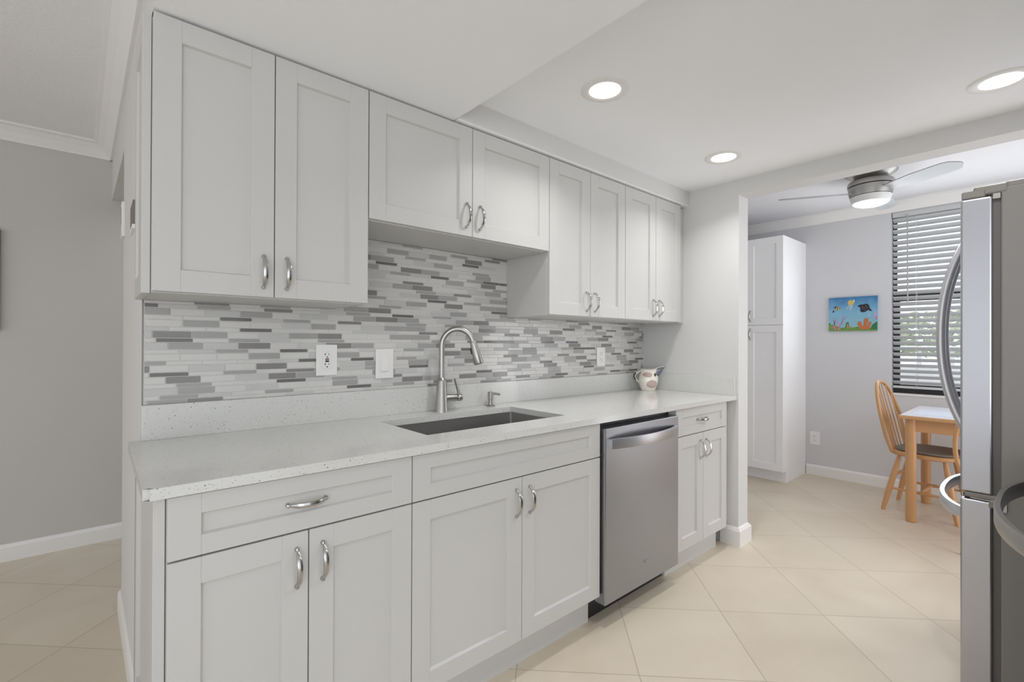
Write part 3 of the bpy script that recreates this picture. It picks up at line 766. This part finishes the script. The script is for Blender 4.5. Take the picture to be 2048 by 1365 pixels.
# ------------------------------------------------------------------ recessed lights
labs = ['recessed round ceiling light nearest the cabinets and the ceiling step', 'smallest recessed round ceiling light, near the post', 'recessed round ceiling light cut by the right edge of the photo', 'recessed round ceiling light above the range, outside the frame']
for (lx, ly), lb in zip(LAMPS, labs):
    t = thing('recessed_light', (lx, ly, TRAY), lb, 'ceiling light', 'recessed lights in the kitchen ceiling')
    bm = B(); lathe(bm, [(.094, 0), (.094, -.002), (.086, -.0055), (.066, -.005), (.060, -.002), (.060, 0)], 40, (lx, ly, TRAY)); obj('trim_ring', bm, 'trim', t)
    bm = B(); lathe(bm, [(0, -.0045), (.055, -.0045), (.062, -.0022), (.062, -.0005)], 40, (lx, ly, TRAY)); obj('lens', bm, 'led', t)
    area('downlight', (lx, ly, TRAY-.012), .11, LAMP_POWER, (1, .995, .985), disk=True).data.spread = R(135)

# ------------------------------------------------------------------ ceiling fan
cx_, cy_ = 4.10, -1.08
t = thing('ceiling_fan', (cx_, cy_, CEIL), 'brushed nickel three blade ceiling fan with round light over the nook', 'ceiling fan')
C3 = (cx_, cy_, 0)
bm = B(); lathe(bm, [(0, CEIL-.0005), (.155, CEIL-.0005), (.150, CEIL-.008), (.085, 2.388), (.085, 2.383), (0, 2.383)], 40, C3); obj('canopy', bm, 'nickel', t)
bm = B(); lathe(bm, [(0, 2.387), (.105, 2.387), (.128, 2.380), (.136, 2.368), (.136, 2.345), (0, 2.345)], 48, C3); obj('motor_cover', bm, 'nickel', t)
bm = B(); lathe(bm, [(.127, 2.346), (.127, 2.338)], 48, C3); obj('seam_ring', bm, 'black', t)
bm = B(); lathe(bm, [(0, 2.339), (.132, 2.339), (.130, 2.31), (.122, 2.275), (0, 2.275)], 48, C3); obj('motor_housing', bm, 'nickel', t)
bm = B(); lathe(bm, [(0, 2.2715), (.121, 2.2715), (.117, 2.255), (.110, 2.232), (.106, 2.228), (0, 2.228)], 48, C3); obj('light_housing', bm, 'frosted', t)
bm = B(); lathe(bm, [(0, 2.206), (.04, 2.207), (.075, 2.212), (.098, 2.222), (.104, 2.230)], 40, C3); obj('light_lens', bm, 'shade', t)
for k, a in enumerate((120, 240, 0)):
    bm = B(); n = 14; tops = []; bots = []
    L0, L1 = .10, .575
    outline = []
    for i in range(n+1):
        s = i/n; x = L0+(L1-L0)*s; w = .036+.030*min(1, s*2.2) if s < .8 else .066*math.sqrt(max(0.02, 1-((s-.8)/.2)**2.6))
        outline.append((x, w))
    top = [Vector((x, w*1.0, .0)) for x, w in outline]; bot = [Vector((x, -w, .0)) for x, w in outline]
    loop = top+bot[::-1]
    rotm = Matrix.Translation((cx_, cy_, 2.302)) @ Matrix.Rotation(R(a), 4, 'Z') @ Matrix.Rotation(R(-12), 4, 'X')
    f1 = [bm.verts.new(rotm @ (p+Vector((0, 0, .003)))) for p in loop]; f0 = [bm.verts.new(rotm @ (p-Vector((0, 0, .003)))) for p in loop]
    bm.faces.new(f1); bm.faces.new(f0[::-1]); m_ = len(loop)
    for i in range(m_): bm.faces.new((f0[i], f0[(i+1) % m_], f1[(i+1) % m_], f1[i]))
    obj('blade', bm, 'blade', t)
l = bpy.data.lights.new('fan_lamp', 'POINT'); l.energy = 3; l.color = (1, .98, .95); l.shadow_soft_size = .05
o = bpy.data.objects.new('fan_lamp', l); COL.objects.link(o); o.location = (cx_, cy_, 2.14)

# ------------------------------------------------------------------ pantry
PX, PY = 4.52, -.370
t = thing('pantry_cabinet', (4.81, 0, 0), 'tall white shaker pantry cabinet in the nook, beside the painting', 'cabinet')
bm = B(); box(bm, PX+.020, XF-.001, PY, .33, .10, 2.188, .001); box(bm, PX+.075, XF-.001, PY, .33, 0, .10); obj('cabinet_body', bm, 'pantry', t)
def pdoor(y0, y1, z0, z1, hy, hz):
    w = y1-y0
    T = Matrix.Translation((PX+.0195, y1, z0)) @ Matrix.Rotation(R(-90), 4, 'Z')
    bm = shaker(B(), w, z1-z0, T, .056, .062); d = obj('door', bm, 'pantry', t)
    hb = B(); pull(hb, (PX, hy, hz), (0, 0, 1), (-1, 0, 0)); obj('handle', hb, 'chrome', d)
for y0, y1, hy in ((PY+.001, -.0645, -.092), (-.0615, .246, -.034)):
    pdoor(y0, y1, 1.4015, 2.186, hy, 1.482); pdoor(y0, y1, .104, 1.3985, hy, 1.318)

# ------------------------------------------------------------------ window
wy0, wy1, wz0, wz1 = -1.935, -1.017, .80, 2.352
t = thing('window_1', (XF+.08, -1.476, wz0), None, None); t['kind'] = 'structure'; t['label'] = 'dark framed double hung window in the nook'
fx_ = XF+.075
bm = slab_hole(B(), (wy0, wy1, wz0, wz1), (wy0+.02, wy1-.012, wz0+.05, wz1-.02), fx_, fx_+.05, 'yzx'); obj('window_frame', bm, 'bronze', t)
bm = slab_hole(B(), (wy0+.019, wy1-.011, 1.60, wz1-.019), (wy0+.035, wy1-.023, 1.645, wz1-.04), fx_+.022, fx_+.045, 'yzx'); obj('upper_sash', bm, 'bronze', t)
bm = slab_hole(B(), (wy0+.019, wy1-.011, wz0+.045, 1.655), (wy0+.05, wy1-.046, wz0+.09, 1.62), fx_-.004, fx_+.020, 'yzx'); obj('lower_sash', bm, 'bronze', t)
bm = B(); box(bm, fx_+.030, fx_+.034, wy0+.05, wy1-.045, 1.64, wz1-.045); box(bm, fx_+.006, fx_+.010, wy0+.08, wy1-.08, wz0+.09, 1.62); obj('glass', bm, 'glass', t)
bm = B(); box(bm, XF-.006, fx_, wy0, wy1, wz0-.0, wz0+.018, .002); obj('window_sill', bm, 'trim', t)
# blind
t = thing('window_blind', (XF+.03, -1.476, wz1), 'white horizontal slat blind hanging in the nook window', 'blind')
bm = B(); box(bm, XF+.008, XF+.062, wy0+.006, wy1-.006, wz1-.042, wz1-.001, .002); obj('headrail', bm, 'blind', t)
bm = B(); zc = wz1-.068; al = R(32); hw = .0255
while zc > .875:
    n_ = 4; prev = None
    for i in range(n_+1):
        s = -1+2*i/n_
        x = XF+.036+s*hw*math.cos(al); z = zc-s*hw*math.sin(al)+.002*(1-s*s)
        cur = [bm.verts.new((x, wy0+.008, z+.0012)), bm.verts.new((x, wy1-.008, z+.0012)), bm.verts.new((x, wy1-.008, z-.0012)), bm.verts.new((x, wy0+.008, z-.0012))]
        if prev:
            for k in range(4): bm.faces.new((prev[k], prev[(k+1) % 4], cur[(k+1) % 4], cur[k]))
        else: bm.faces.new(cur)
        prev = cur
    bm.faces.new(prev[::-1]); zc -= .0474
obj('slats', bm, 'blind', t)
bm = B(); box(bm, XF+.012, XF+.060, wy0+.008, wy1-.008, .862, .880, .002); obj('bottom_rail', bm, 'blind', t)
bm = B(); tube(bm, [(XF+.004, -1.125, wz1-.03), (XF-.006, -1.125, 2.30), (XF-.006, -1.127, 1.57)], .0045, 8); obj('tilt_wand', bm, 'cordm', t)
for yy in (-1.18, -1.77):
    for xx in (.010, .0635):
        bm = B(); tube(bm, [(XF+xx, yy, wz1-.03), (XF+xx, yy, .865)], .0012, 6); obj('ladder_cord', bm, 'plastic', t)

# ------------------------------------------------------------------ painting
yl, yr, z0, z1 = -.564, -.926, 1.350, 1.654; xf = XF-.020
t = thing('sea_life_painting', (XF, (yl+yr)/2, z0), 'small unframed blue sea-life painting with coral, fish and a dark ray, left of the window', 'painting')
bm = B(); box(bm, xf, XF-.0005, yr, yl, z0, z1, .001); cv = obj('canvas', bm, 'sea', t)
Wp, Hp = yl-yr, z1-z0
def P2(u, v, k=0): return (xf-.0006-.0003*k, yl-u*Wp, z0+v*Hp)
def poly(name, m, polys, k=1):
    for pl in polys:
        bm = B()
        a = [bm.verts.new(P2(u, v, k)) for u, v in pl]; b_ = [bm.verts.new((xf+.0002, P2(u, v)[1], P2(u, v)[2])) for u, v in pl]
        bm.faces.new(a)
        for i in range(len(pl)): bm.faces.new((a[i], b_[i], b_[(i+1) % len(pl)], a[(i+1) % len(pl)]))
        obj(name, bm, m, cv)
def ell(cu, cv_, ru, rv, n=16, rot=0):
    return [(cu+ru*math.cos(2*math.pi*i/n)*math.cos(rot)-rv*math.sin(2*math.pi*i/n)*math.sin(rot), cv_+ru*math.cos(2*math.pi*i/n)*math.sin(rot)*1.2+rv*math.sin(2*math.pi*i/n)*math.cos(rot)) for i in range(n)]
def stroke(p, q, w0, w1):
    dx, dy = q[0]-p[0], q[1]-p[1]; L = math.hypot(dx, dy); nx, ny = -dy/L, dx/L
    return [(p[0]+nx*w0, p[1]+ny*w0), (p[0]-nx*w0, p[1]-ny*w0), (q[0]-nx*w1, q[1]-ny*w1), (q[0]+nx*w1, q[1]+ny*w1)]
poly('seabed', 'p_green', [[(0, 0), (1, 0), (1, .10), (.9, .09), (.75, .06), (.62, .12), (.5, .10), (.4, .15), (.3, .08), (.18, .14), (.08, .20), (0, .20)]], 1)
poly('seaweed', 'p_dgreen', [[(.86, .04), (1, .04), (1, .27), (.95, .22), (.90, .17)], ell(.02, .22, .02, .02), ell(.29, .08, .018, .015), ell(.6, .09, .018, .015), [(.36, .10), (.44, .10), (.42, .26), (.37, .24)]], 2)
poly('brown_rock', 'p_brown', [ell(.12, .12, .07, .05), ell(.22, .07, .05, .03), [(.38, .08), (.50, .08), (.42, .15), (.41, .22), (.385, .22)]], 2.5)
poly('orange_coral', 'p_orange', [[(.66, .04), (.84, .04), (.88, .20), (.89, .25), (.83, .26), (.81, .14), (.79, .13), (.83, .33), (.80, .36), (.74, .35), (.72, .14), (.70, .13), (.68, .27), (.62, .26), (.60, .22)]], 3)
poly('coral_tip', 'p_brown', [ell(.645, .25, .035, .02), ell(.79, .345, .04, .025), ell(.855, .245, .035, .02)], 4)
poly('pink_coral_branch', 'p_pink', [stroke((.14, .02), (.12, .30), .010, .006), stroke((.13, .18), (.10, .42), .008, .004), stroke((.13, .20), (.17, .38), .006, .003), stroke((.20, .02), (.30, .28), .010, .006), stroke((.28, .22), (.31, .44), .008, .004), stroke((.30, .30), (.40, .46), .008, .003), stroke((.24, .14), (.19, .32), .006, .003), ell(.98, .36, .02, .06)], 3)
poly('lilac_stroke', 'p_lilac', [ell(.96, .46, .03, .10), ell(.22, .22, .03, .08), ell(.46, .20, .02, .02)], 2)
poly('jellyfish', 'p_yellow', [ell(.47, .83, .065, .075)], 3)
poly('jellyfish_tail', 'p_white', [stroke((.44, .76), (.37, .62), .006, .004), stroke((.46, .75), (.44, .60), .006, .003), stroke((.48, .75), (.47, .60), .005, .003), stroke((.50, .77), (.50, .66), .005, .003), ell(.53, .87, .015, .05)], 2.5)
poly('fish', 'p_yellow', [ell(.20, .67, .055, .045)], 3)
poly('fish_stripe', 'p_black', [stroke((.16, .72), (.13, .66), .012, .008), stroke((.20, .71), (.18, .62), .009, .008), ell(.10, .59, .018, .03), stroke((.235, .70), (.235, .64), .006, .006), stroke((.12, .71), (.17, .73), .008, .01)], 4)
poly('fish_fin', 'p_white', [ell(.08, .60, .014, .02), stroke((.12, .66), (.15, .66), .012, .01)], 4)
poly('manta_ray', 'p_black', [[(.60, .72), (.66, .76), (.74, .765), (.78, .785), (.83, .75), (.85, .66), (.90, .56), (.86, .565), (.82, .60), (.76, .545), (.70, .535), (.66, .57), (.665, .65), (.65, .69)]], 3)
poly('manta_spot', 'p_yellow', [ell(.70, .69, .008, .008), ell(.74, .66, .008, .008), ell(.78, .71, .008, .008), ell(.71, .63, .006, .006), ell(.80, .66, .007, .007), ell(.76, .60, .006, .006)], 4)
poly('bubble', 'p_white', [ell(.84, .45, .010, .012), ell(.82, .42, .007, .008), ell(.68, .34, .007, .008), ell(.70, .31, .007, .008), ell(.86, .31, .006, .007)], 3)

# ------------------------------------------------------------------ dining table
ta, tb, tc_, td = 4.205, 4.945, -2.395, -1.215
t = thing('dining_table', ((ta+tb)/2, (tc_+td)/2, 0), 'small honey wood dining table with white top, by the nook window', 'table')
bm = B(); box(bm, ta, tb, tc_, td, .715, .7385, .004, 2); obj('table_edge', bm, 'wood', t)
bm = B(); box(bm, ta+.010, tb-.010, tc_+.010, td-.010, .7380, .7425, .001); obj('tabletop', bm, 'tabletop', t).__setitem__('label', 'white tabletop')
bm = slab_hole(B(), (ta+.055, tb-.055, tc_+.055, td-.055), (ta+.075, tb-.075, tc_+.075, td-.075), .628, .715, 'xyz'); obj('apron', bm, 'wood', t)
for lx in (4.268, 4.854):
    for ly in (-1.275, -2.335):
        bm = B(); lathe(bm, [(0, 0), (.024, 0), (.029, .004), (.031, .04), (.031, .70), (.031, .715), (0, .715)], 24, (lx, ly, 0)); obj('leg', bm, 'wood', t)
bm = B(); box(bm, 4.30, 4.62, -1.70, -1.27, .7426, .7445, .0005); tag(obj('placemat', bm, 'placemat', loc=(4.46, -1.48, .7426)), 'pale placemat lying on the white top of the dining table', 'placemat')

# ------------------------------------------------------------------ windsor chairs
def chair(name):
    t = thing(name, (0, 0, 0), '', 'chair')
    # seat, faces +y ; back at -y
    def so(k, hw=.215, f=.205, r=.205):
        a = 2*math.pi*k/32; c, s = math.cos(a), math.sin(a)
        sg = lambda v, p: math.copysign(abs(v)**p, v)
        return (hw*sg(c, .75)*(1 if s > 0 else .96), (f if s > 0 else r)*sg(s, .75))
    bm = B(); rows = []
    for z, k_ in ((.418, .93), (.424, .985), (.436, 1.0), (.446, .985), (.450, .95)):
        rows.append([bm.verts.new((so(k)[0]*k_, so(k)[1]*k_, z)) for k in range(32)])
    for a, b_ in zip(rows, rows[1:]):
        for k in range(32): bm.faces.new((a[k], a[(k+1) % 32], b_[(k+1) % 32], b_[k])).smooth = True
    bm.faces.new(rows[0][::-1]); bm.faces.new(rows[-1]); obj('seat', bm, 'wood', t)
    bm = B(); rows = []
    for z, k_ in ((.4505, .86), (.457, .91), (.466, .90), (.470, .84)):
        rows.append([bm.verts.new((so(k)[0]*k_, so(k)[1]*k_+.018, z)) for k in range(32)])
    for a, b_ in zip(rows, rows[1:]):
        for k in range(32): bm.faces.new((a[k], a[(k+1) % 32], b_[(k+1) % 32], b_[k])).smooth = True
    bm.faces.new(rows[0][::-1]); bm.faces.new(rows[-1]); obj('seat_cushion', bm, 'cushion', t).__setitem__('label', 'grey-brown seat pad')
    feet = {}
    for sx_ in (-1, 1):
        for sy_ in (-1, 1):
            a = Vector((sx_*.125, sy_*.125, .420)); b_ = Vector((sx_*.175, sy_*(.20 if sy_ > 0 else .215), 0))
            bm = B(); tube(bm, [a.lerp(b_, q) for q in (0, .15, .4, .6, .85, 1)], [.0125, .0165, .0195, .020, .016, .0125], 14); obj('leg', bm, 'wood', t)
            feet[(sx_, sy_)] = (a, b_)
    for sx_ in (-1, 1):
        p, q = feet[(sx_, -1)], feet[(sx_, 1)]; a, b_ = p[0].lerp(p[1], .60), q[0].lerp(q[1], .60)
        bm = B(); tube(bm, [a, a.lerp(b_, .25), a.lerp(b_, .5), a.lerp(b_, .75), b_], [.007, .009, .0125, .009, .007], 12); obj('side_stretcher', bm, 'wood', t)
    a = feet[(-1, -1)][0].lerp(feet[(-1, -1)][1], .60).lerp(feet[(-1, 1)][0].lerp(feet[(-1, 1)][1], .60), .5); b_ = Vector((-a.x, a.y, a.z))
    bm = B(); tube(bm, [a, a.lerp(b_, .5), b_], [.008, .012, .008], 12); obj('cross_stretcher', bm, 'wood', t)
    p, q = feet[(-1, -1)], feet[(1, -1)]; a, b_ = p[0].lerp(p[1], .38), q[0].lerp(q[1], .38)
    bm = B(); tube(bm, [a, a.lerp(b_, .5), b_], [.007, .0115, .007], 12); obj('rear_stretcher', bm, 'wood', t)
    # bow back
    lean = .215
    def bowp(a):  # a 0..180
        x = .195*math.cos(R(a))*(1 if True else 0); s = math.sin(R(a))
        z = .450+.49*(s**.62 if s > 0 else 0); x = .192*math.copysign(abs(math.cos(R(a)))**.8, math.cos(R(a)))*(1+.12*math.sin(math.pi*min(1, (z-.45)/.49)))
        return Vector((x, -.165-lean*(z-.45)-.018*(1-abs(math.cos(R(a)))), z))
    bm = B(); pts = [bowp(4+172*i/36) for i in range(37)]
    pts = [Vector((.172, -.160, .44))]+pts+[Vector((-.172, -.160, .44))]
    tube(bm, pts, [(.0115, .0125)]*len(pts), 12, up_hint=(0, 1, 0)); obj('back_bow', bm, 'wood', t)
    for i in range(6):
        s = -1+2*i/5; x0_ = s*.125; x1_ = s*.150
        cosv = abs(x1_)/(.192*1.06); an = math.degrees(math.acos(min(1, cosv**1.25)))
        top = bowp(an); top.x = x1_
        b0_ = Vector((x0_, -.172+.012*s*s, .445))
        bm = B(); tube(bm, [b0_, b0_.lerp(top, .35), b0_.lerp(top, .7), top], [.005, .0068, .005, .004], 10); obj('spindle', bm, 'wood', t)
    return t
c1 = chair('windsor_chair')
c1['label'] = 'honey wood bow-back chair tucked under the end of the table, its whole back in view'
def dup(root):
    r = root.copy(); COL.objects.link(r)
    for ch in list(root.children):
        c = ch.copy(); COL.objects.link(c); c.parent = r
    return r
c2 = dup(c1); c2['label'] = 'honey wood bow-back chair on the near side of the table, almost hidden by the refrigerator'
for c in (c1, c2): c['group'] = 'bow-back chairs at the dining table'
c1.location = (4.58, -1.318, 0); c1.rotation_euler = (0, 0, R(175))
c2.location = (4.03, -1.755, 0); c2.rotation_euler = (0, 0, R(-90))

# ------------------------------------------------------------------ picture at the far left
t = thing('framed_picture', (-.70, YN, 1.29), 'dark framed picture on the hall wall, cut by the left edge of the photo', 'picture')
bm = slab_hole(B(), (-1.10, -.408, 1.292, 1.854), (-1.065, -.443, 1.327, 1.819), YN-.025, YN-.0005, 'xzy'); obj('frame', bm, 'frame_dark', t)
bm = B(); box(bm, -1.066, -.442, YN-.012, YN-.006, 1.326, 1.820); obj('print', bm, 'print', t)

# ------------------------------------------------------------------ outdoors beyond the window
bm = B(); box(bm, XF+.2, 14, -9, 5, -.3, -.1); tag(obj('courtyard_paving', bm, 'ground'), 'pale paving outside the nook window', 'paving', kind='structure')
t = thing('garden_wall', (8.2, -1.5, -.1), 'low white garden wall with railing seen through the blind', 'wall')
bm = B(); box(bm, 8.1, 8.25, -6, 3, -.1, .95, .01); obj('panel', bm, 'outwhite', t)
bm = B(); box(bm, 8.08, 8.27, -6, 3, 1.16, 1.21, .01)
for k in range(28): box(bm, 8.15, 8.19, -5.9+k*.32, -5.86+k*.32, .95, 1.16)
obj('railing', bm, 'outwhite', t)
random.seed(5)
def shrub(cx, cy, rr, zc, label, m):
    t = thing('garden_shrub', (cx, cy, -.1), label, 'shrub', 'shrubs outside the window')
    bm = B()
    for k in range(900):
        u = random.uniform(-1, 1); a = random.uniform(0, 2*math.pi); q = rr*random.uniform(.45, 1)**.5
        c = Vector((cx+q*math.sqrt(1-u*u)*math.cos(a), cy+q*math.sqrt(1-u*u)*math.sin(a), zc+q*u*.42))
        d1 = Vector((random.gauss(0, 1), random.gauss(0, 1), random.gauss(0, .6))).normalized(); d2 = d1.cross(Vector((random.gauss(0, 1), random.gauss(0, 1), random.gauss(0, 1)))).normalized()
        L = random.uniform(.05, .10); w = L*.35
        vs = [bm.verts.new(c+d1*L), bm.verts.new(c+d2*w), bm.verts.new(c-d1*L), bm.verts.new(c-d2*w)]; bm.faces.new(vs)
    obj('foliage', bm, m, t)
    bm = B(); tube(bm, [(cx, cy, -.1), (cx+.03, cy, zc*.5), (cx, cy, zc)], [.05, .035, .02], 8); obj('stem', bm, 'bark', t)
shrub(9.4, -.9, .85, 1.38, 'green shrub outside, left part of the window', 'hedge2')
shrub(9.6, -2.85, .9, 1.40, 'green shrub outside, middle of the window', 'hedge')
shrub(9.4, -4.75, .8, 1.36, 'green shrub outside, right part of the window', 'hedge')

for o in list(bpy.data.objects):
    if '_o' in o: del o['_o']
    if o.get('label') == '': del o['label']
